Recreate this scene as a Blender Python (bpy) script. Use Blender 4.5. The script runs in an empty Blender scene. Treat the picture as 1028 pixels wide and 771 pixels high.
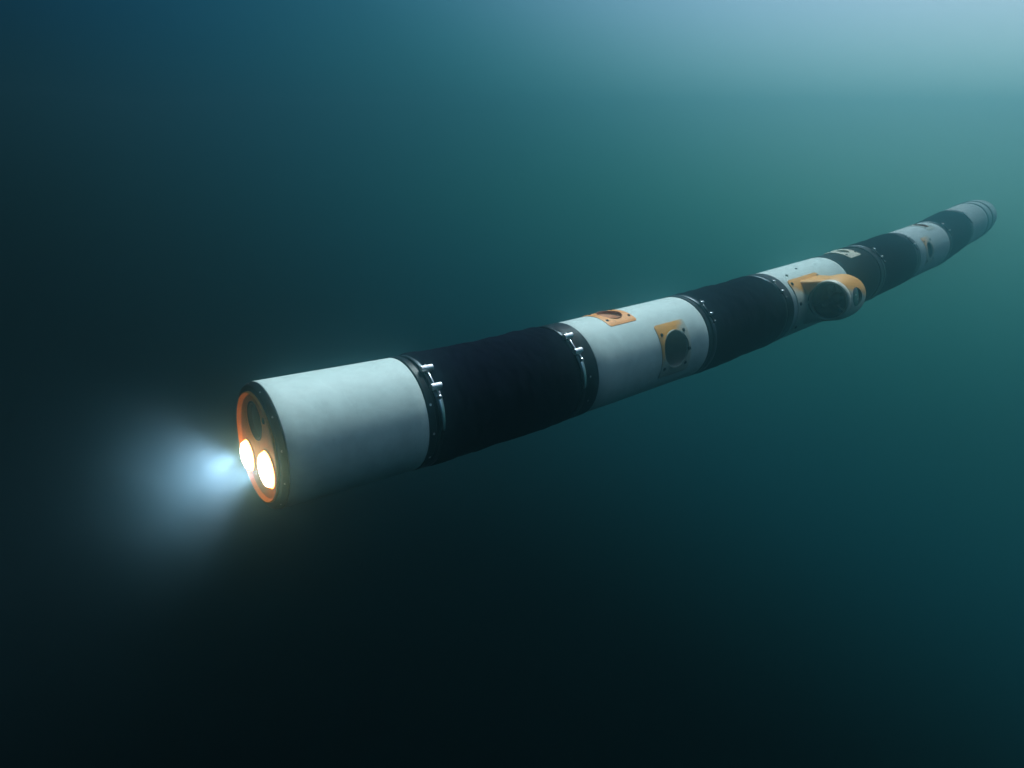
import bpy, bmesh, math, random
import numpy as np
from mathutils import Vector, Matrix, noise
from math import sin, cos, pi, radians
random.seed(7)
S = bpy.context.scene
C = S.collection

# ------------------------------------------------------------------ camera
PITCH = radians(20)
cam = bpy.data.cameras.new("camera")
cam.sensor_width = 36.0
cam.lens = 36.0 * 646.76 / 1024
cam.clip_start = 0.01
cam.clip_end = 500
camo = bpy.data.objects.new("camera", cam)
camo.rotation_euler = (pi / 2 - PITCH, 0, 0)
C.objects.link(camo)
S.camera = camo

# ------------------------------------------------------------------ light from above through the water
SUN_AZ, SUN_EL = radians(48), radians(46)      # azimuth right of the view, height
L = Vector((sin(SUN_AZ) * cos(SUN_EL), cos(SUN_AZ) * cos(SUN_EL), sin(SUN_EL)))
LS = Vector((sin(radians(20)) * cos(radians(58)), cos(radians(20)) * cos(radians(58)), sin(radians(58))))   # the sun's own rays are bent steeper at the surface
w = bpy.data.worlds.new("World")
S.world = w
w.use_nodes = True
nt = w.node_tree
nt.nodes.clear()
out = nt.nodes.new('ShaderNodeOutputWorld')
bg = nt.nodes.new('ShaderNodeBackground')
tc = nt.nodes.new('ShaderNodeTexCoord')
vn = nt.nodes.new('ShaderNodeVectorMath'); vn.operation = 'NORMALIZE'
vm = nt.nodes.new('ShaderNodeVectorMath'); vm.operation = 'DOT_PRODUCT'
vm.inputs[1].default_value = L
mp = nt.nodes.new('ShaderNodeMapRange')
mp.inputs[1].default_value = -1; mp.inputs[2].default_value = 1
cr = nt.nodes.new('ShaderNodeValToRGB')
cr.color_ramp.interpolation = 'B_SPLINE'
RAMP = [(0.00, (.0, .0001, .0002)), (0.47, (.0, .0004, .0010)), (0.56, (.0025, .0230, .0400)),
        (0.65, (.005, .105, .210)), (0.73, (.026, .235, .33)), (0.79, (.10, .48, .62)),
        (0.85, (.55, 1.15, 1.42)), (0.91, (1.3, 1.9, 2.2)), (1.0, (2.8, 2.8, 2.8))]
RAMP = [(p, tuple(v / 2.8 for v in c)) for p, c in RAMP]
el = cr.color_ramp.elements
el[0].position = RAMP[0][0]; el[0].color = RAMP[0][1] + (1,)
el[1].position = RAMP[-1][0]; el[1].color = RAMP[-1][1] + (1,)
for p, c in RAMP[1:-1]:
    e = el.new(p); e.color = c + (1,)
nt.links.new(tc.outputs['Generated'], vn.inputs[0])
nt.links.new(vn.outputs[0], vm.inputs[0])
nt.links.new(vm.outputs['Value'], mp.inputs[0])
nt.links.new(mp.outputs[0], cr.inputs[0])
# greener water below, bluer towards the surface
sx = nt.nodes.new('ShaderNodeSeparateXYZ'); nt.links.new(vn.outputs[0], sx.inputs[0])
hz_ = nt.nodes.new('ShaderNodeMapRange'); hz_.inputs[1].default_value = -.06; hz_.inputs[2].default_value = .24
nt.links.new(sx.outputs[2], hz_.inputs[0])
tint = nt.nodes.new('ShaderNodeMix'); tint.data_type = 'RGBA'
tint.inputs[6].default_value = (1.1, 1.06, .70, 1); tint.inputs[7].default_value = (.72, .66, .80, 1)
nt.links.new(hz_.outputs[0], tint.inputs[0])
mul = nt.nodes.new('ShaderNodeMix'); mul.data_type = 'RGBA'; mul.blend_type = 'MULTIPLY'; mul.inputs[0].default_value = 1
nt.links.new(cr.outputs[0], mul.inputs[6]); nt.links.new(tint.outputs[2], mul.inputs[7])
nt.links.new(mul.outputs[2], bg.inputs[0])
bg.inputs[1].default_value = 1.6   # the ramp's top is 1
nt.links.new(bg.outputs[0], out.inputs[0])

sun = bpy.data.lights.new("sun", 'SUN')
sun.energy = 4.6
sun.angle = radians(14)
sun.color = (.80, .98, 1.0)
suno = bpy.data.objects.new("sun", sun)
suno.rotation_euler = LS.to_track_quat('Z', 'Y').to_euler()
C.objects.link(suno)

S.view_settings.view_transform = 'Standard'
S.view_settings.look = 'None'
S.view_settings.exposure = 0.0
S.view_settings.gamma = 1.0
S.render.engine = 'CYCLES'
S.cycles.volume_bounces = 3
S.cycles.max_bounces = 6
S.cycles.use_denoising = True
S.cycles.sample_clamp_indirect = 3.0

# ------------------------------------------------------------------ helpers
def tag(o, label=None, cat=None, kind=None):
    if label: o['label'] = label
    if cat: o['category'] = cat
    if kind: o['kind'] = kind

def link(name, me, mat=None, parent=None, smooth=True, mtx=None):
    o = bpy.data.objects.new(name, me)
    C.objects.link(o)
    if mat is not None and not me.materials: me.materials.append(mat)
    if smooth:
        for p in me.polygons: p.use_smooth = True
    if parent is not None: o.parent = parent
    if mtx is not None: o.matrix_local = mtx
    return o

def bm_mesh(bm, name='m'):
    bmesh.ops.recalc_face_normals(bm, faces=bm.faces)
    me = bpy.data.meshes.new(name); bm.to_mesh(me); bm.free()
    return me

def lathe(prof, seg=96, closed=True, bm=None, jitter=None, M=None):
    """revolve (x, r) about the local X axis; closed = closed profile loop"""
    bm = bm or bmesh.new()
    M = M or Matrix.Identity(4)
    rings = []
    for i, (x, r) in enumerate(prof):
        if r < 1e-6:
            rings.append([bm.verts.new(M @ Vector((x, 0, 0)))])
            continue
        ring = []
        for k in range(seg):
            a = 2 * pi * k / seg
            rr = r + (jitter(x, a) if jitter else 0)
            ring.append(bm.verts.new(M @ Vector((x, rr * sin(a), rr * cos(a)))))
        rings.append(ring)
    n = len(rings)
    for i in range(n if closed else n - 1):
        A, B = rings[i], rings[(i + 1) % n]
        if len(A) == 1 and len(B) == 1: continue
        for k in range(seg):
            k2 = (k + 1) % seg
            if len(A) == 1: bm.faces.new((A[0], B[k], B[k2]))
            elif len(B) == 1: bm.faces.new((A[k], B[0], A[k2]))
            else: bm.faces.new((A[k], B[k], B[k2], A[k2]))
    return bm

def box(bm, M, sx, sy, sz, bev=0.0):
    r = bmesh.ops.create_cube(bm, size=1, matrix=M @ Matrix.Diagonal((sx, sy, sz, 1)))
    if bev:
        es = list({e for v in r['verts'] for e in v.link_edges})
        bmesh.ops.bevel(bm, geom=es, offset=bev, segments=2, affect='EDGES')

def evaluated(me, mods):
    """apply modifiers given as a list of (type, dict) to a copy of the mesh"""
    o = bpy.data.objects.new('work', me); C.objects.link(o)
    for t, kw in mods:
        m = o.modifiers.new(t.lower(), t)
        for k, v in kw.items(): setattr(m, k, v)
    bpy.context.view_layer.update()
    dg = bpy.context.evaluated_depsgraph_get()
    res = bpy.data.meshes.new_from_object(o.evaluated_get(dg), depsgraph=dg)
    bpy.data.objects.remove(o)
    return res

def cut(me, cutters):
    for c in cutters:
        co = bpy.data.objects.new('cutter', c); C.objects.link(co)
        me = evaluated(me, [('BOOLEAN', dict(operation='DIFFERENCE', solver='EXACT', object=co))])
        bpy.data.objects.remove(co)
    return me

def smooth_by_angle(me, ang=35):
    bm = bmesh.new(); bm.from_mesh(me)
    for f in bm.faces: f.smooth = True
    for e in bm.edges:
        e.smooth = not (len(e.link_faces) == 2 and e.calc_face_angle(0) > radians(ang))
    bm.to_mesh(me); bm.free()
    return me

def polar(x, ang, r=0.1):
    """local frame on the tube surface: X along the tube, Z outward, at an angle from the top toward the near side"""
    a = radians(ang)
    outw = Vector((0, -sin(a), cos(a)))
    ax = Vector((1, 0, 0))
    y = outw.cross(ax)
    M = Matrix((ax, y, outw)).transposed().to_4x4()
    M.translation = outw * r + ax * x
    return M

# ------------------------------------------------------------------ materials
def mat(name, base, rough=.5, metal=0., noise_amt=.0, noise_scale=30., bump=.0, bump_scale=200., second=None,
        second_lo=.55, second_hi=.75, second_scale=18., spec=.5, coat=0., sheen=0., speck=None):
    m = bpy.data.materials.new(name); m.use_nodes = True
    t = m.node_tree; b = t.nodes['Principled BSDF']
    b.inputs['Roughness'].default_value = rough
    b.inputs['Metallic'].default_value = metal
    b.inputs['Specular IOR Level'].default_value = spec
    b.inputs['Coat Weight'].default_value = coat
    b.inputs['Sheen Weight'].default_value = sheen
    co = t.nodes.new('ShaderNodeTexCoord').outputs['Object']
    def nz(scale, det=5, rough_=.6):
        n = t.nodes.new('ShaderNodeTexNoise'); n.inputs['Scale'].default_value = scale
        n.inputs['Detail'].default_value = det; n.inputs['Roughness'].default_value = rough_
        t.links.new(co, n.inputs['Vector']); return n.outputs['Fac']
    def mr(src, a, b_, c, d):
        n = t.nodes.new('ShaderNodeMapRange')
        for i, v in enumerate((a, b_, c, d)): n.inputs[i + 1].default_value = v
        t.links.new(src, n.inputs[0]); return n.outputs[0]
    def mix(fac, A, B, mode='MIX'):
        n = t.nodes.new('ShaderNodeMix'); n.data_type = 'RGBA'; n.blend_type = mode
        for sock, v in ((n.inputs[0], fac), (n.inputs[6], A), (n.inputs[7], B)):
            if hasattr(v, 'is_linked'): t.links.new(v, sock)
            elif isinstance(v, tuple): sock.default_value = tuple(v) + (1,)
            else: sock.default_value = v
        return n.outputs[2]
    col = tuple(base)
    if second: col = mix(mr(nz(second_scale, 6, .65), second_lo, second_hi, 0, 1), col, tuple(second))
    if speck: col = mix(mr(nz(speck[1], 2, .5), speck[2], speck[2] + .04, 0, .8), col, tuple(speck[0]))
    if noise_amt:
        g = mr(nz(noise_scale, 8, .7), .3, .7, 1 - noise_amt, 1.0)
        cb = t.nodes.new('ShaderNodeCombineColor')
        for i in range(3): t.links.new(g, cb.inputs[i])
        col = mix(1.0, col, cb.outputs[0], 'MULTIPLY')
    if isinstance(col, tuple): b.inputs['Base Color'].default_value = col + (1,)
    else: t.links.new(col, b.inputs['Base Color'])
    if bump:
        bp = t.nodes.new('ShaderNodeBump'); bp.inputs['Strength'].default_value = bump
        bp.inputs['Distance'].default_value = .002
        t.links.new(nz(bump_scale, 4, .7), bp.inputs['Height']); t.links.new(bp.outputs[0], b.inputs['Normal'])
    return m

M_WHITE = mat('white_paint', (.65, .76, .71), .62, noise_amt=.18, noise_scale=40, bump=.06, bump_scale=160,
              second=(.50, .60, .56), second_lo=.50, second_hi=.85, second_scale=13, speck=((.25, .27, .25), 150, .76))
M_HAZED_WHITE = mat('hazed_white_paint', (.54, .63, .62), .65, noise_amt=.3, noise_scale=24, second=(.34, .42, .40), second_lo=.45, second_hi=.8, second_scale=12)  # white greyed so distance haze is part of the colour
M_TAIL = mat('hazed_tail_paint', (.42, .49, .48), .65, noise_amt=.3, noise_scale=20, second=(.28, .33, .32), second_lo=.45, second_hi=.8, second_scale=12)  # greyer still: the tail's fading into the haze, painted in
M_BLACK = mat('black_anodised', (.003, .004, .006), .36, spec=.14, noise_amt=.5, noise_scale=40, bump=.1, bump_scale=120)
M_BLACKSHELL = mat('black_shell_paint', (.003, .005, .008), .7, spec=.06, noise_amt=.4, noise_scale=24, bump=.15)
M_FABRIC = mat('navy_fabric', (.0015, .002, .010), 1.0, second=(.007, .010, .028), second_lo=.5, second_hi=.7, second_scale=420, noise_amt=.5, noise_scale=40, bump=.7, bump_scale=520, spec=.05)
M_ORANGE = mat('orange_paint', (1.0, .33, .02), .5, noise_amt=.25, noise_scale=40, bump=.12,
               second=(.80, .36, .08), second_lo=.58, second_hi=.80, second_scale=28)
M_STEEL = mat('steel', (.80, .82, .82), .34, metal=1., noise_amt=.25, noise_scale=90)
M_ORANGE_DEEP = mat('deep_orange_paint', (.55, .14, .01), .6, noise_amt=.3)
M_DARKSTEEL = mat('dark_steel_band', (.07, .08, .09), .38, metal=1., noise_amt=.5, noise_scale=60)
M_GLASS = mat('black_glass', (.004, .005, .007), .06, coat=.5)
M_LIP = mat('pale_lip_paint', (.80, .78, .64), .4, noise_amt=.2)
M_TUNNEL = mat('pale_tunnel_plastic', (.42, .45, .38), .5, noise_amt=.35)
M_CREAM = mat('cream_paint', (.62, .60, .46), .55, noise_amt=.3, noise_scale=50, second=(.40, .38, .28), second_scale=30)
M_GREY = mat('grey_plastic', (.04, .05, .05), .5, noise_amt=.3)

# orange with shade and haze painted in as a pale tone towards one side
def shaded_orange(name, axis_vec, lo, hi, pale=(.46, .47, .38)):
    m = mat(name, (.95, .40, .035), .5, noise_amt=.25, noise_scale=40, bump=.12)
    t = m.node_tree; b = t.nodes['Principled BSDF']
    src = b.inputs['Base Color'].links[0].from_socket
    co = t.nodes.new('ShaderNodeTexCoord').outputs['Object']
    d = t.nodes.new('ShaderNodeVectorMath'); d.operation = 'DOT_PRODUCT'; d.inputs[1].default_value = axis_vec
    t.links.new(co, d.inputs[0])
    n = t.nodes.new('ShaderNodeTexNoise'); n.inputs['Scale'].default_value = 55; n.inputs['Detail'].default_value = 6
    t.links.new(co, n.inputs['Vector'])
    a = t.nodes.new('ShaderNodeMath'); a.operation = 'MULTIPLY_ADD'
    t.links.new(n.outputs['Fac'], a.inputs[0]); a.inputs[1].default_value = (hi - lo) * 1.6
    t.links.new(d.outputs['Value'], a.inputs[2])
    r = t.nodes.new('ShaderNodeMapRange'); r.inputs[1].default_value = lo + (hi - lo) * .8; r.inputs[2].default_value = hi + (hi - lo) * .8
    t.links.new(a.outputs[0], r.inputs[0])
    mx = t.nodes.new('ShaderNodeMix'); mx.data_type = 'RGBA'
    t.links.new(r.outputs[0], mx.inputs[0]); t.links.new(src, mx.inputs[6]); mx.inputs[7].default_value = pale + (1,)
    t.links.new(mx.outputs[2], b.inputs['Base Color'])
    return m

def emissive(name, col, strength):
    m = bpy.data.materials.new(name); m.use_nodes = True
    b = m.node_tree.nodes['Principled BSDF']
    b.inputs['Base Color'].default_value = (.8, .8, .8, 1)
    b.inputs['Emission Color'].default_value = col + (1,)
    b.inputs['Emission Strength'].default_value = strength
    return m
M_LAMP = emissive('lamp_glow', (1.0, .80, .62), 22.0)
t = M_LAMP.node_tree; b_ = t.nodes['Principled BSDF']     # bright in the middle, warmer and weaker at the edge
g_ = t.nodes.new('ShaderNodeTexCoord'); v_ = t.nodes.new('ShaderNodeVectorMath'); v_.operation = 'MULTIPLY_ADD'
v_.inputs[1].default_value = (0, 2, 2); v_.inputs[2].default_value = (0, -1, -1); t.links.new(g_.outputs['Generated'], v_.inputs[0])
l_ = t.nodes.new('ShaderNodeVectorMath'); l_.operation = 'LENGTH'; t.links.new(v_.outputs[0], l_.inputs[0])
for key, pts in (('Emission Strength', ((0, 44.), (.50, 34.), (.80, 16.), (1, 6.))), ('Emission Color', ((0, (1, .88, .76)), (.6, (1, .72, .46)), (1, (1, .42, .10))))):
    c_ = t.nodes.new('ShaderNodeValToRGB'); top = 44. if key.endswith('Strength') else 1.
    vals = [(p, (v / top,) * 3 if top > 1 else v) for p, v in pts]
    while len(c_.color_ramp.elements) < len(vals): c_.color_ramp.elements.new(.5)
    for e, (p, v) in zip(c_.color_ramp.elements, vals): e.position = p; e.color = tuple(v) + (1,)
    t.links.new(l_.outputs['Value'], c_.inputs[0])
    if top > 1:
        m_ = t.nodes.new('ShaderNodeMath'); m_.operation = 'MULTIPLY'; m_.inputs[1].default_value = top
        t.links.new(c_.outputs[0], m_.inputs[0]); t.links.new(m_.outputs[0], b_.inputs[key])
    else: t.links.new(c_.outputs[0], b_.inputs[key])

# ------------------------------------------------------------------ the spine of the robot (metres, measured from the camera: right, up, ahead)
SP = [(-0.378, -0.094, 0.989), (-0.197, -0.053, 1.131), (0.111, 0.03, 1.369), (0.399, 0.114, 1.589),
      (0.702, 0.212, 1.835), (0.979, 0.304, 2.07), (1.466, 0.482, 2.5), (1.74, 0.583, 2.742), (2.021, 0.705, 3.003)]
FW, UPV = Vector((0, cos(PITCH), -sin(PITCH))), Vector((0, sin(PITCH), cos(PITCH)))
P = [Vector((x, 0, 0)) + UPV * y + FW * z for x, y, z in SP]
R = 0.1
ROOT = P[3] - Vector((0, 0, R))
root = bpy.data.objects.new('snake_robot', None); C.objects.link(root); root.location = ROOT
root.empty_display_size = .1
tag(root, 'long jointed underwater snake robot with white tubes, black sleeves and glowing nose lamps', 'underwater robot')

def frame(a, b, at=None):
    n = (b - a).normalized()
    y = Vector((0, 0, 1)).cross(n).normalized()
    z = n.cross(y)
    M = Matrix((n, y, z)).transposed().to_4x4()
    M.translation = (at if at is not None else a) - ROOT
    return M
# local frames: X backwards along the robot, Z up, -Y the side nearest the camera

def shell_prof(x0, x1, r=R, t=.006, b=.0022):
    return [(x0, r - b), (x0 + b * .4, r - b * .3), (x0 + b, r), (x1 - b, r), (x1 - b * .4, r - b * .3), (x1, r - b),
            (x1, r - t), (x0, r - t)]

def subdivide_prof(prof, i0, n):
    a, b = prof[i0], prof[i0 + 1]
    mid = [(a[0] + (b[0] - a[0]) * k / n, a[1] + (b[1] - a[1]) * k / n) for k in range(1, n)]
    return prof[:i0 + 1] + mid + prof[i0 + 1:]

# ------------------------------------------------------------------ shared fittings
bm = bmesh.new()   # screw: shallow socket head
lathe([(-.002, 0), (-.002, .0036), (.0006, .0036), (.0012, .0030), (.0012, .0017), (.0002, .0015), (.0002, 0)], 12, False, bm,
      M=Matrix.Rotation(-pi / 2, 4, 'Y'))
SCREW = bm_mesh(bm, 'screw'); SCREW.materials.append(M_BLACK)
for p in SCREW.polygons: p.use_smooth = False
SCREW_STEEL = SCREW.copy(); SCREW_STEEL.materials.clear(); SCREW_STEEL.materials.append(M_STEEL)

def screw(parent, M, steel=False, sc=1.0, name='screw'):
    o = link(name, SCREW_STEEL if steel else SCREW, None, parent, False, M @ Matrix.Scale(sc, 4))
    return o

def clamp_mesh(r):
    bm = bmesh.new()
    lathe([(-.0065, r), (-.0065, r + .0012), (-.005, r + .0022), (.005, r + .0022), (.0065, r + .0012), (.0065, r)], 96, True, bm)
    return bm_mesh(bm, 'hose_clamp')
def rod(bm, A, B, rad, seg=12):
    d = B - A
    q = d.to_track_quat('X', 'Z').to_matrix().to_4x4(); q.translation = A
    lathe([(0, 0), (0, rad), (d.length, rad), (d.length, 0)], seg, False, bm, M=q)

CL_R = .0990
CLAMP = clamp_mesh(CL_R); CLAMP.materials.append(M_DARKSTEEL)
def trunnion(ang, long=.022, k=1.0):
    bm = bmesh.new()
    M = polar(0, ang, CL_R + .0062)
    box(bm, M, .019 * k, .011 * k, .0075 * k, .0015)
    rod(bm, (M @ Vector((-long / 2, 0, .002))), (M @ Vector((long / 2, 0, .002))), .0055 * k)
    m = bm_mesh(bm, 'clamp_block'); m.materials.append(M_STEEL); return m
TR1, TR2 = trunnion(29), trunnion(49, .019)
TS1, TS2 = trunnion(29, .012, .6), trunnion(48, .011, .6)
bm = bmesh.new()
a_, b_ = polar(0, 25, CL_R + .009).translation, polar(0, 58, CL_R + .0075).translation
rod(bm, a_, b_, .0021)
rod(bm, b_, b_ + (b_ - a_).normalized() * .005, .0042, 6)
BOLT = bm_mesh(bm, 'clamp_bolt'); BOLT.materials.append(M_STEEL)
BOLT_DARK = BOLT.copy(); BOLT_DARK.materials.clear(); BOLT_DARK.materials.append(M_DARKSTEEL)
bm = bmesh.new()   # free tail of the strap, lying on the band below the second block
prev = None
for k in range(13):
    a = 53 + 38 * k / 12; lift = .0034 + .0015 * sin(pi * k / 12)
    M = polar(0, a, CL_R + lift); wd = .0062 * (1 - .55 * (k / 12) ** 1.5)
    vs = [bm.verts.new(M @ Vector((sx * wd, 0, sz * .0006))) for sx, sz in ((-1, -1), (1, -1), (1, 1), (-1, 1))]
    if prev:
        for i in range(4): bm.faces.new((prev[i], prev[(i + 1) % 4], vs[(i + 1) % 4], vs[i]))
    else: bm.faces.new(vs)
    prev = vs
bm.faces.new(prev[::-1])
STRAP = bm_mesh(bm, 'strap_end'); STRAP.materials.append(M_STEEL)

def hose_clamp(F, x, small=False):
    M = F @ Matrix.Translation((x, 0, 0))
    c = link('hose_clamp', CLAMP, None, root, True, M)
    if small:      # the joints further back carry smaller, darker clamps
        for nm, me in (('clamp_block', TS1), ('clamp_block', TS2), ('clamp_bolt', BOLT_DARK)): link(nm, me, None, c, True)
        return c
    for nm, me in (('clamp_block', TR1), ('clamp_block', TR2), ('clamp_bolt', BOLT), ('strap_end', STRAP)):
        link(nm, me, None, c, nm != 'clamp_block')
    return c

def end_ring(F, x0, x1, name='coupling_ring', r0=R + .0012, dots=()):
    xm = (x0 + x1) / 2
    prof = [(x0, r0 - .006), (x0, r0 - .0012), (x0 + .0012, r0), (x1 - .0012, r0), (x1, r0 - .0012), (x1, r0 - .006)]
    o = link(name, bm_mesh(lathe(prof, 96)), M_BLACK, root, True, F)
    smooth_by_angle(o.data)
    for a in dots: screw(o, polar(xm, a, r0), True, .62, 'bolt')
    return o

# ------------------------------------------------------------------ shells
def tube(name, F, length, mtl, x0=0.0, cutters=(), r=R, label=None):
    prof = subdivide_prof(shell_prof(x0, length, r), 2, 12)
    me = bm_mesh(lathe(prof, 128), name)
    if cutters: me = cut(me, cutters)
    smooth_by_angle(me, 30)
    o = link(name, me, mtl, root, False, F)
    if label: o['label'] = label
    return o

def cyl_mesh(M, r, x0, x1, seg=48):
    """cylinder along the local Z of M"""
    bm = bmesh.new()
    lathe([(x0, 0), (x0, r), (x1, r), (x1, 0)], seg, False, bm, M=M @ Matrix.Rotation(-pi / 2, 4, 'Y'))
    return bm_mesh(bm, 'cyl')

def curved_plate(x0, x1, a0, a1, r=R + .0016, t=.0045, corner=.007, hole=None):
    """rounded rectangular plate wrapped round the tube"""
    am, xm = (a0 + a1) / 2, (x0 + x1) / 2
    hw, hl = radians(a1 - a0) / 2 * R, (x1 - x0) / 2
    pts = []
    for cx, cy, s0 in ((hl - corner, hw - corner, 0), (-hl + corner, hw - corner, 90), (-hl + corner, -hw + corner, 180), (hl - corner, -hw + corner, 270)):
        for k in range(6):
            a = radians(s0 + 90 * k / 5)
            pts.append((cx + corner * cos(a), cy + corner * sin(a)))
    # grid then clip: build as rings shrinking to the centre
    bm = bmesh.new(); N = 10
    # densify the outline
    dense = []
    for i in range(len(pts)):
        p, q = pts[i], pts[(i + 1) % len(pts)]
        d = math.hypot(q[0] - p[0], q[1] - p[1]); n = max(1, int(d / .006))
        for k in range(n): dense.append((p[0] + (q[0] - p[0]) * k / n, p[1] + (q[1] - p[1]) * k / n))
    def put(u, v, rr):
        a = radians(am) + v / R
        return bm.verts.new((xm + u, -rr * sin(a), rr * cos(a)))
    layers = []
    for rr in (r, r - t):
        rings = [[put(u * (1 - k / N), v * (1 - k / N), rr - (.0007 if (k == 0 and rr == r) else 0)) for u, v in dense] for k in range(N)]
        c = put(0, 0, rr)
        for k in range(N - 1):
            for i in range(len(dense)):
                j = (i + 1) % len(dense)
                bm.faces.new((rings[k][i], rings[k][j], rings[k + 1][j], rings[k + 1][i]))
        for i in range(len(dense)):
            bm.faces.new((rings[-1][i], rings[-1][(i + 1) % len(dense)], c))
        layers.append(rings[0])
    for i in range(len(dense)):
        j = (i + 1) % len(dense)
        bm.faces.new((layers[0][i], layers[1][i], layers[1][j], layers[0][j]))
    me = bm_mesh(bm, 'plate')
    if hole: me = cut(me, [cyl_mesh(polar(hole[0], hole[1], 0), hole[2], .05, .15)])
    return smooth_by_angle(me, 40)

def propeller_mesh(r, blades=4, hub=.28):
    """propeller turning about the local Z"""
    bm = bmesh.new()
    Rz = Matrix.Rotation(-pi / 2, 4, 'Y')
    lathe([(-.012, 0), (-.012, r * hub), (.004, r * hub), (.010, r * hub * .75), (.014, r * hub * .3), (.015, 0)], 20, False, bm, M=Rz)
    for b in range(blades):
        rows = []
        for i in range(6):
            f = i / 5; rad = r * (hub * .8 + (.95 - hub * .8) * f)
            tw = radians(52 - 28 * f); ch = r * (.26 + .22 * sin(pi * min(1, f * 1.1) * .8))
            row = []
            for k in range(5):
                g = (k / 4 - .5) * ch
                th = (1 - (2 * k / 4 - 1) ** 2) * .0014 + .0004
                for sg in (1, -1):
                    v = Vector((rad, g * cos(tw), g * sin(tw) + sg * th))
                    row.append(bm.verts.new(Matrix.Rotation(2 * pi * b / blades, 4, 'Z') @ v))
            rows.append(row)
        for i in range(5):
            A, B = rows[i], rows[i + 1]
            for k in range(4):
                for sg in (0, 1):
                    bm.faces.new((A[2 * k + sg], A[2 * k + 2 + sg], B[2 * k + 2 + sg], B[2 * k + sg]))
            for e in (0, 8): bm.faces.new((A[e], A[e + 1], B[e + 1], B[e]))
        t_ = rows[-1]; bm.faces.new([t_[0], t_[2], t_[4], t_[6], t_[8], t_[9], t_[7], t_[5], t_[3], t_[1]])
    return bm_mesh(bm, 'propeller')

def tunnel_mesh(x, ang, r, depth=.08, t=.003, r_out=R + .0008):
    """tube wall of a thruster tunnel, running inwards from the port"""
    bm = bmesh.new()
    z1 = r_out
    lathe([(z1 - .004, r - .0004), (z1 - .004, r - t), (z1 - depth, r - t), (z1 - depth, r - .0004)], 48, True, bm, M=polar(x, ang, 0) @ Matrix.Rotation(-pi / 2, 4, 'Y'))
    bm2 = bm
    lathe([(z1 - depth - .002, 0), (z1 - depth - .002, r), (z1 - depth, r), (z1 - depth, 0)], 48, False, bm2, M=polar(x, ang, 0) @ Matrix.Rotation(-pi / 2, 4, 'Y'))
    return bm_mesh(bm, 'tunnel')

def port(F, x, ang, hw, half, hr, plate_mat, inner, screws, depth=.075, name='thruster_port', prop=True, mirror=True, flush=False):
    pl = link(name, curved_plate(x - hw, x + hw, ang - half, ang + half, hole=(x, ang, hr)), plate_mat, root, False, F)
    tn = link('tunnel', tunnel_mesh(x, ang, hr, depth), inner, pl, True)
    smooth_by_angle(tn.data, 40)
    if prop:
        pr = link('propeller', propeller_mesh(hr - .005), M_BLACK, pl, True, polar(x, ang, R - .060))
    for dx, da in screws: screw(pl, polar(x + dx, ang + da, R + .0018), False, 1.15)
    return pl

def recess(F, x, ang, hw, half, hr, plate_mat, screws, depth=.007, name='hatch_plate', bowl=None):
    pl = link(name, curved_plate(x - hw, x + hw, ang - half, ang + half, hole=(x, ang, hr)), plate_mat, root, False, F)
    bm = bmesh.new()
    z = R - depth
    lathe([(z, 0), (z, hr * .80), (z + .002, hr * .95), (R, hr - .0005), (R, hr + .0004), (z - .003, hr + .0004), (z - .003, 0)], 48, False, bm,
          M=polar(x, ang, 0) @ Matrix.Rotation(-pi / 2, 4, 'Y'))
    r_ = link('recess', bm_mesh(bm), bowl or M_ORANGE_DEEP, pl, True); smooth_by_angle(r_.data, 40)
    for dx, da in screws: screw(pl, polar(x + dx, ang + da, R + .0018), False, .95)
    return pl

# ------------------------------------------------------------------ sleeves
def sleeve(Pa, Pb, Da, Db, la, lb, r0=.1030):
    """fabric sleeve between two rings, bent along a Hermite curve; Pa, Pb in robot space"""
    A = Pa + Da * la; B = Pb - Db * lb
    Ln = (B - A).length
    bm = bmesh.new(); NS, NA = 110, 120
    o_ = random.random() * 50
    rings = []
    for i in range(NS + 1):
        t = i / NS
        h = (2*t**3 - 3*t**2 + 1, t**3 - 2*t**2 + t, -2*t**3 + 3*t**2, t**3 - t**2)
        c = A * h[0] + Da * Ln * h[1] + B * h[2] + Db * Ln * h[3]
        n = Da.lerp(Db, t).normalized()
        y = Vector((0, 0, 1)).cross(n).normalized(); z = n.cross(y)
        x = t * Ln
        edge = min(x, Ln - x)
        base = r0 - .0050 * math.exp(-(edge / .011) ** 2) - (.0015 * (1 - math.exp(-edge / .02)))
        ring = []
        for k in range(NA):
            a = 2 * pi * k / NA
            q = Vector((x * 34, cos(a) * 2.2, sin(a) * 2.2 + o_))
            wv = noise.noise(q) * .0018 + noise.noise(q * 2.3) * .0011
            q2 = Vector((x * 9, cos(a) * 1.4 + o_, sin(a) * 1.4)); wv += noise.noise(q2) * .0022
            wv *= min(1, .25 + edge / .03)
            r = base + wv
            ring.append(bm.verts.new(c + y * (-r * sin(a)) + z * (r * cos(a))))
        rings.append(ring)
    for i in range(NS):
        for k in range(NA):
            k2 = (k + 1) % NA
            bm.faces.new((rings[i][k], rings[i + 1][k], rings[i + 1][k2], rings[i][k2]))
    bm.faces.new(rings[0]); bm.faces.new(rings[-1][::-1])
    bmesh.ops.translate(bm, verts=bm.verts, vec=-ROOT - (A - ROOT))
    o = link('sleeve', bm_mesh(bm), M_FABRIC, root, True, Matrix.Translation(A - ROOT))
    return o

D = [(P[i + 1] - P[i]).normalized() for i in range(8)]
F0, F1, F2, F3 = frame(P[0], P[1]), frame(P[2], P[3]), frame(P[4], P[5]), frame(P[6], P[7])
L0, L1, L2, L3 = [(P[i + 1] - P[i]).length for i in (0, 2, 4, 6)]

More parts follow.
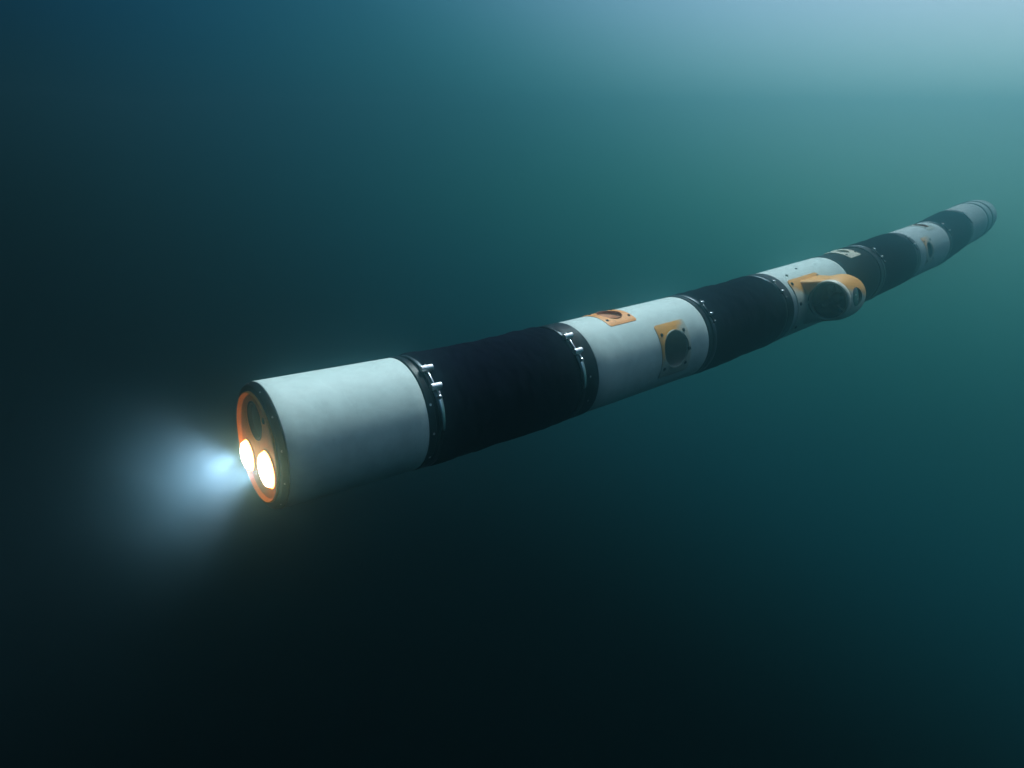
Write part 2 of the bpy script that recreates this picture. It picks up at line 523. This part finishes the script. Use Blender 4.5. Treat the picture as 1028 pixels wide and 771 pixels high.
# ================================================================== head
tube('head_shell', F0, L0, M_WHITE)
fr = bmesh.new()
lathe([(-.0105, .0870), (-.0105, .0915), (-.0095, .0955), (-.0045, .0990), (-.0005, .0996), (-.0005, .092), (-.004, .0870)], 128, True, fr)
front_ring = link('front_ring', bm_mesh(fr), M_BLACK, root, False, F0); smooth_by_angle(front_ring.data, 30)
for k in range(12):
    screw(front_ring, polar(-.0062, 30 * k + 14, .0972) @ Matrix.Rotation(radians(-22), 4, 'Y'), True, .5, 'bolt')
# orange nose face: lip, shallow dish, camera well
NX = -.0085
fb = bmesh.new()
lathe([(NX, 0), (NX, .081), (NX - .0020, .0826), (NX - .0045, .0836), (NX - .0055, .0846), (NX - .0048, .0862), (-.0035, .0866), (-.003, .084), (-.003, 0)], 128, False, fb)
face_me = bm_mesh(fb)
XF = Matrix.Rotation(-pi / 2, 4, 'Y')      # Z of this frame points forward out of the nose
def nose(y, z, x=NX):
    """frame on the nose face: local Z forward (-X); y toward the near side, z up"""
    M = XF.copy(); M.translation = Vector((x, -y, z)); return M
CAMY, CAMZ, CAMR = -.010, .039, .031
face_me = cut(face_me, [cyl_mesh(nose(CAMY, CAMZ), CAMR, -.0045, .02)])
face = link('nose_face', face_me, M_ORANGE, root, False, F0); smooth_by_angle(face.data, 35)
def disc_part(name, prof, M, mtl, parent, seg=48):
    bm = bmesh.new(); lathe(prof, seg, False, bm, M=M @ Matrix.Rotation(-pi / 2, 4, 'Y'))
    o = link(name, bm_mesh(bm), mtl, parent, True); smooth_by_angle(o.data, 40); return o
disc_part('camera_bezel', [(-.0044, CAMR - .0002), (.0006, CAMR - .0002), (.0010, CAMR - .002), (.0004, CAMR - .0035), (-.0044, CAMR - .004)], nose(CAMY, CAMZ), M_BLACK, face)
disc_part('camera_window', [(-.0005, 0), (-.0009, CAMR * .4), (-.0024, CAMR * .7), (-.0038, CAMR - .004), (-.0043, CAMR - .004), (-.0043, 0)], nose(CAMY, CAMZ), M_GLASS, face)
disc_part('sensor_window', [(.0012, 0), (.0012, .0045), (.0, .0055), (-.001, .0055)], nose(.031, .052), M_GLASS, face, 24)
for yy, zz, lr in ((-.052, -.033, .0255), (.035, -.024, .0290)):
    M = nose(yy, zz)
    disc_part('lamp_reflector', [(0, lr + .0025), (.0016, lr + .0020), (.0022, lr + .0008), (.0010, lr), (-.001, lr)], M, M_ORANGE, face)
    disc_part('lamp_lens', [(.0105, 0), (.0104, lr * .35), (.0098, lr * .62), (.0075, lr * .86), (.0015, lr * .98), (-.0002, lr), (-.0012, lr), (-.0012, 0)], M, M_LAMP, face)
    for spread, watts, blend in ((112, 11.0, 1.0), (150, 2.2, .8)):
        lt = bpy.data.lights.new('nose_lamp', 'SPOT'); lt.energy = watts; lt.color = (.66, .80, 1.0)
        lt.spot_size = radians(spread); lt.spot_blend = blend; lt.shadow_soft_size = .009
        lo = bpy.data.objects.new('nose_lamp', lt); C.objects.link(lo); lo.parent = root
        lo.matrix_local = F0 @ nose(yy, zz, NX - .0125) @ Matrix.Rotation(pi, 4, 'X')
end_ring(F0, L0 + .0003, L0 + .013, dots=(64, 92, 120))
hose_clamp(F0, L0 + .024)
# ================================================================== sleeves
B1 = P[5] + D[5] * .272
sleeve(P[1], P[2], D[0], D[2], .0132, .048)
sleeve(P[3], P[4], D[2], D[4], .0132, .036)
sleeve(B1, P[6], D[5], D[6], .0132, .030)
sleeve(P[7], P[8], D[6], (P[8] - P[7]).normalized(), .0132, .020)

# ================================================================== second section: white, top hatch and side thruster port
hole_top, hole_side = (.128, 2, .028), (.250, 79, .043)
tube('body_shell', F1, L1, M_WHITE,
     cutters=[cyl_mesh(polar(hole_top[0], hole_top[1], 0), hole_top[2] + .0015, .06, .14),
              cyl_mesh(polar(hole_side[0], hole_side[1], 0), hole_side[2] + .0015, .05, .14)])
end_ring(F1, -.049, -.0003, dots=(80, 110))
hose_clamp(F1, -.043)
recess(F1, hole_top[0], hole_top[1], .043, 26, hole_top[2], M_ORANGE, ((-.034, 15), (.034, 15), (-.034, -15), (.034, -15)))
M_SHADED = shaded_orange('shaded_orange_paint', Vector((.8, 0, -1.0)), .146, .170)  # orange where lit, grey-green shade painted on the lower and rear part
port(F1, hole_side[0], hole_side[1], .051, 36, hole_side[2], M_SHADED, M_TUNNEL,
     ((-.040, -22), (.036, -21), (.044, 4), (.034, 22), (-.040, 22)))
end_ring(F1, L1 + .0003, L1 + .013)
hose_clamp(F1, L1 + .024, True)

# ================================================================== third section: white with thruster pods
tube('body_shell', F2, L2, M_WHITE)
end_ring(F2, -.036, -.0003)
hose_clamp(F2, -.044, True)

PZ, PR, PX = .153, .0497, .088          # duct axis height over the tube axis, bore radius, front of the duct
def pod_mesh():
    """thruster nacelle on its pylon: local X along the robot, local Z outward from the tube axis"""
    bm = bmesh.new()
    Mx = Matrix.Translation((0, 0, PZ))
    lathe([(PX + .003, 0), (PX + .003, .0535), (PX + .012, .0580), (PX + .04, .0620), (PX + .09, .0620), (PX + .125, .052), (PX + .145, .034), (PX + .152, 0)], 48, False, bm, M=Mx)
    bmesh.ops.create_uvsphere(bm, u_segments=32, v_segments=20, radius=1, matrix=Matrix.Translation((.150, 0, .166)) @ Matrix.Diagonal((.054, .052, .050, 1)))
    hb_ = bmesh.new()      # faired pylon: hull between the duct and the footprint on the tube
    for k in range(32):
        a = 2 * pi * k / 32
        for x_, r_ in ((PX + .008, .0560), (PX + .06, .060)): hb_.verts.new((x_, r_ * sin(a), PZ + r_ * cos(a)))
    for x_ in (.076, .213):
        for y_, z_ in ((-.062, .070), (-.056, .0875), (-.03, .099), (0, .1035), (.03, .099), (.056, .0875), (.062, .070)): hb_.verts.new((x_, y_, z_))
    bmesh.ops.convex_hull(hb_, input=hb_.verts)
    hm_ = bpy.data.meshes.new('hull'); hb_.to_mesh(hm_); hb_.free(); bm.from_mesh(hm_)
    me = bm_mesh(bm)
    me = evaluated(me, [('REMESH', dict(mode='VOXEL', voxel_size=.0026)), ('SMOOTH', dict(factor=.8, iterations=22))])
    bore = cyl_mesh(Matrix.Translation((0, 0, PZ)) @ Matrix.Rotation(pi / 2, 4, 'Y'), PR + .0006, .03, .205)
    side = cyl_mesh(Matrix.Translation((.132, 0, 0)), .0262, .208, .26)
    me = cut(me, [bore, side])
    me.materials.clear(); me.materials.append(M_POD); me.materials.append(M_BLACK)
    for p in me.polygons:      # black inside the duct
        c = p.center
        if math.hypot(c.y, c.z - PZ) < PR + .0012 and PX + .012 < c.x < .21: p.material_index = 1
    return smooth_by_angle(me, 38)
M_POD = shaded_orange('pod_shaded_paint', Vector((-.3, -1, .0)), -.062, -.044, (.72, .75, .62))  # lit upper side orange, shaded lower side painted pale
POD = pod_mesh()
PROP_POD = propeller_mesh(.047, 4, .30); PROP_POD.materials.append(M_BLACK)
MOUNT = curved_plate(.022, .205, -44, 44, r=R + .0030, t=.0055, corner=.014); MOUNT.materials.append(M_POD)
def pod(ang):
    M = F2 @ Matrix.Rotation(radians(ang), 4, 'X')
    o = link('thruster_pod', POD, None, root, False, M)
    link('mount_plate', MOUNT, None, o, False)
    bm = bmesh.new()
    lathe([(PX - .004, PR), (PX - .0055, PR + .002), (PX - .0035, PR + .0050), (PX + .004, PR + .0066), (PX + .014, PR + .0070), (PX + .014, PR)], 64, True, bm, M=Matrix.Translation((0, 0, PZ)))
    link('duct_lip', bm_mesh(bm), M_LIP, o, True)
    bm = bmesh.new()
    lathe([(PX + .0145, PR), (PX + .0145, PR - .0012), (.2045, PR - .0012), (.2045, PR)], 64, True, bm, M=Matrix.Translation((0, 0, PZ)))
    link('duct_liner', bm_mesh(bm), M_BLACK, o, True)
    link('propeller', PROP_POD, None, o, True, Matrix.Translation((PX + .055, 0, PZ)) @ Matrix.Rotation(-pi / 2, 4, 'Y') @ Matrix.Rotation(.4, 4, 'Z'))
    for a in (315, 195, 75):
        bm = bmesh.new()
        d = Vector((0, sin(radians(a)), cos(radians(a))))
        rod(bm, Vector((PX + .022, 0, PZ)) + d * .022, Vector((PX + .018, 0, PZ)) + d * .0480, .0030, 8)
        link('strut', bm_mesh(bm), M_STEEL if a == 315 else M_GREY, o, True)
    bm = bmesh.new()
    lathe([(.2105, .0), (.2110, .012), (.2100, .0235), (.2085, .0258), (.2082, .0258)], 40, False, bm, M=Matrix.Translation((.132, 0, 0)) @ Matrix.Rotation(-pi / 2, 4, 'Y'))
    link('port_window', bm_mesh(bm), M_GLASS, o, True)
    for dx, dy in ((-.007, .006), (.006, -.008)):
        screw(o, Matrix.Translation((.132 + dx, dy, .2115)), True, .7)
    for x, a in ((.034, -36), (.034, 36), (.034, -2), (.192, -36), (.192, 36)):
        screw(o, polar(x, a, R + .0036), False, 1.4)
    return o
for x, a in ((.150, 12), (.060, 22)): screw(root, F2 @ polar(x, a, R + .0003), False, 1.2)
pod(77)
pod(257)
end_ring(F2, L2 + .0003, L2 + .004)

# ================================================================== black section behind it, with a pale hatch on top
FB = frame(P[5], P[6])
hb = (.150, 2, .020)
tube('body_shell', FB, .258, M_BLACKSHELL, x0=.0045, r=.0985, label='black tube section behind the thruster pods',
     cutters=[cyl_mesh(polar(hb[0], hb[1], 0), hb[2] + .0015, .06, .14)])
recess(FB, hb[0], hb[1], .045, 26, hb[2], M_CREAM, ((-.035, 15), (.035, 15), (-.035, -15), (.035, -15)), depth=.005, bowl=M_CREAM)
end_ring(FB, .2585, .2848)
hose_clamp(FB, .2945, True)

# ================================================================== fourth section: white
tube('body_shell', F3, L3, M_HAZED_WHITE,
     cutters=[cyl_mesh(polar(.27, 4, 0), .0285, .06, .14), cyl_mesh(polar(.118, 72, 0), .0335, .05, .14)])
end_ring(F3, -.031, -.0003)
hose_clamp(F3, -.040, True)
M_HAZED_ORANGE = shaded_orange('hazed_orange_paint', Vector((.9, .15, -1.0)).normalized(), -.02, .04, (.42, .44, .36))  # orange mostly paled, painting in the haze over the far section
recess(F3, .27, 4, .043, 26, .027, M_HAZED_ORANGE, ((-.034, 15), (.034, 15), (-.034, -15), (.034, -15)))
port(F3, .118, 72, .046, 32, .032, M_HAZED_ORANGE, M_GREY, ((-.036, -22), (.036, -22), (.036, 22), (-.036, 22)))
end_ring(F3, L3 + .0003, L3 + .013)
hose_clamp(F3, L3 + .024, True)

# ================================================================== tail
dT = (Vector((.70, 0, 0)) + UPV * .285 + FW * .660).normalized()
FT = frame(P[8], P[8] + dT)
end_ring(FT, -.020, -.0003)
hose_clamp(FT, -.028, True)
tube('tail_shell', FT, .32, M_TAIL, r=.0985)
end_ring(FT, .3203, .3403, name='tail_ring', r0=.1005)
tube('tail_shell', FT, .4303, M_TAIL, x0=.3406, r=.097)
end_ring(FT, .4306, .4506, name='tail_ring', r0=.0990)
bm = bmesh.new()
lathe([(.451, .088), (.451, .0940), (.4525, .0955), (.54, .094), (.60, .088), (.645, .070), (.662, .045), (.666, 0), (.660, 0), (.656, .040), (.635, .064), (.59, .082)], 96, True, bm)
ec = link('tail_cap', bm_mesh(bm), M_TAIL, root, False, FT); smooth_by_angle(ec.data, 30)

# ================================================================== the murky water
bm = bmesh.new()
bmesh.ops.create_cube(bm, size=1, matrix=Matrix.Translation((1, 2.2, -1.05)) @ Matrix.Diagonal((8, 6.4, 2.8, 1)))
hm = bpy.data.materials.new('murky_water'); hm.use_nodes = True
t = hm.node_tree; t.nodes.clear()
o_ = t.nodes.new('ShaderNodeOutputMaterial'); pv = t.nodes.new('ShaderNodeVolumePrincipled')
pv.inputs['Color'].default_value = (.26, .56, .62, 1)
pv.inputs['Density'].default_value = .30
pv.inputs['Anisotropy'].default_value = .95
pv.inputs['Absorption Color'].default_value = (0, 0, 0, 1)
t.links.new(pv.outputs[0], o_.inputs['Volume'])
hz = link('haze', bm_mesh(bm), hm, None, False)
tag(hz, 'murky blue green water that the robot fades away into', 'water', 'stuff')

# added volume ahead of the nose, imitating the bloom of the lamps
nose_c = F0 @ Vector((-.012, .005, -.028)) + ROOT
sc_ = F0 @ Vector((-.228, .006, -.040)) + ROOT
bm = bmesh.new()
bmesh.ops.create_icosphere(bm, subdivisions=4, radius=.21)
sm = bpy.data.materials.new('lamp_bloom'); sm.use_nodes = True
t = sm.node_tree; t.nodes.clear()
o_ = t.nodes.new('ShaderNodeOutputMaterial'); pv = t.nodes.new('ShaderNodeVolumePrincipled')
pv.inputs['Color'].default_value = (.62, .80, .92, 1); pv.inputs['Anisotropy'].default_value = .35
pv.inputs['Absorption Color'].default_value = (0, 0, 0, 1)
co = t.nodes.new('ShaderNodeTexCoord')
def falloff(vec, r0, r1, power):
    n = t.nodes.new('ShaderNodeVectorMath'); n.operation = 'SUBTRACT'; t.links.new(co.outputs['Object'], n.inputs[0]); n.inputs[1].default_value = vec
    m = t.nodes.new('ShaderNodeVectorMath'); m.operation = 'LENGTH'; t.links.new(n.outputs[0], m.inputs[0])
    f = t.nodes.new('ShaderNodeMapRange')
    for i, v in enumerate((r0, r1, 1.0, .0)): f.inputs[i + 1].default_value = v
    t.links.new(m.outputs['Value'], f.inputs[0])
    p = t.nodes.new('ShaderNodeMath'); p.operation = 'POWER'; p.inputs[1].default_value = power
    t.links.new(f.outputs[0], p.inputs[0]); return p.outputs[0]
def times(a, b):
    m = t.nodes.new('ShaderNodeMath'); m.operation = 'MULTIPLY'
    for i, v in enumerate((a, b)):
        if hasattr(v, 'is_linked'): t.links.new(v, m.inputs[i])
        else: m.inputs[i].default_value = v
    return m.outputs[0]
nz_ = t.nodes.new('ShaderNodeTexNoise'); nz_.inputs['Scale'].default_value = 14; nz_.inputs['Detail'].default_value = 4
t.links.new(co.outputs['Object'], nz_.inputs['Vector'])
dens = times(times(times(falloff(nose_c - sc_, 0, .36, 4.2), falloff((0, 0, 0), .16, .21, 1.0)), nz_.outputs['Fac']), 2.6)
t.links.new(dens, pv.inputs['Density']); t.links.new(pv.outputs[0], o_.inputs['Volume'])
so = link('bloom_haze', bm_mesh(bm), sm, None, False); so.location = sc_
tag(so, 'added haze that imitates the bloom just ahead of the nose lamps', 'haze', 'stuff')
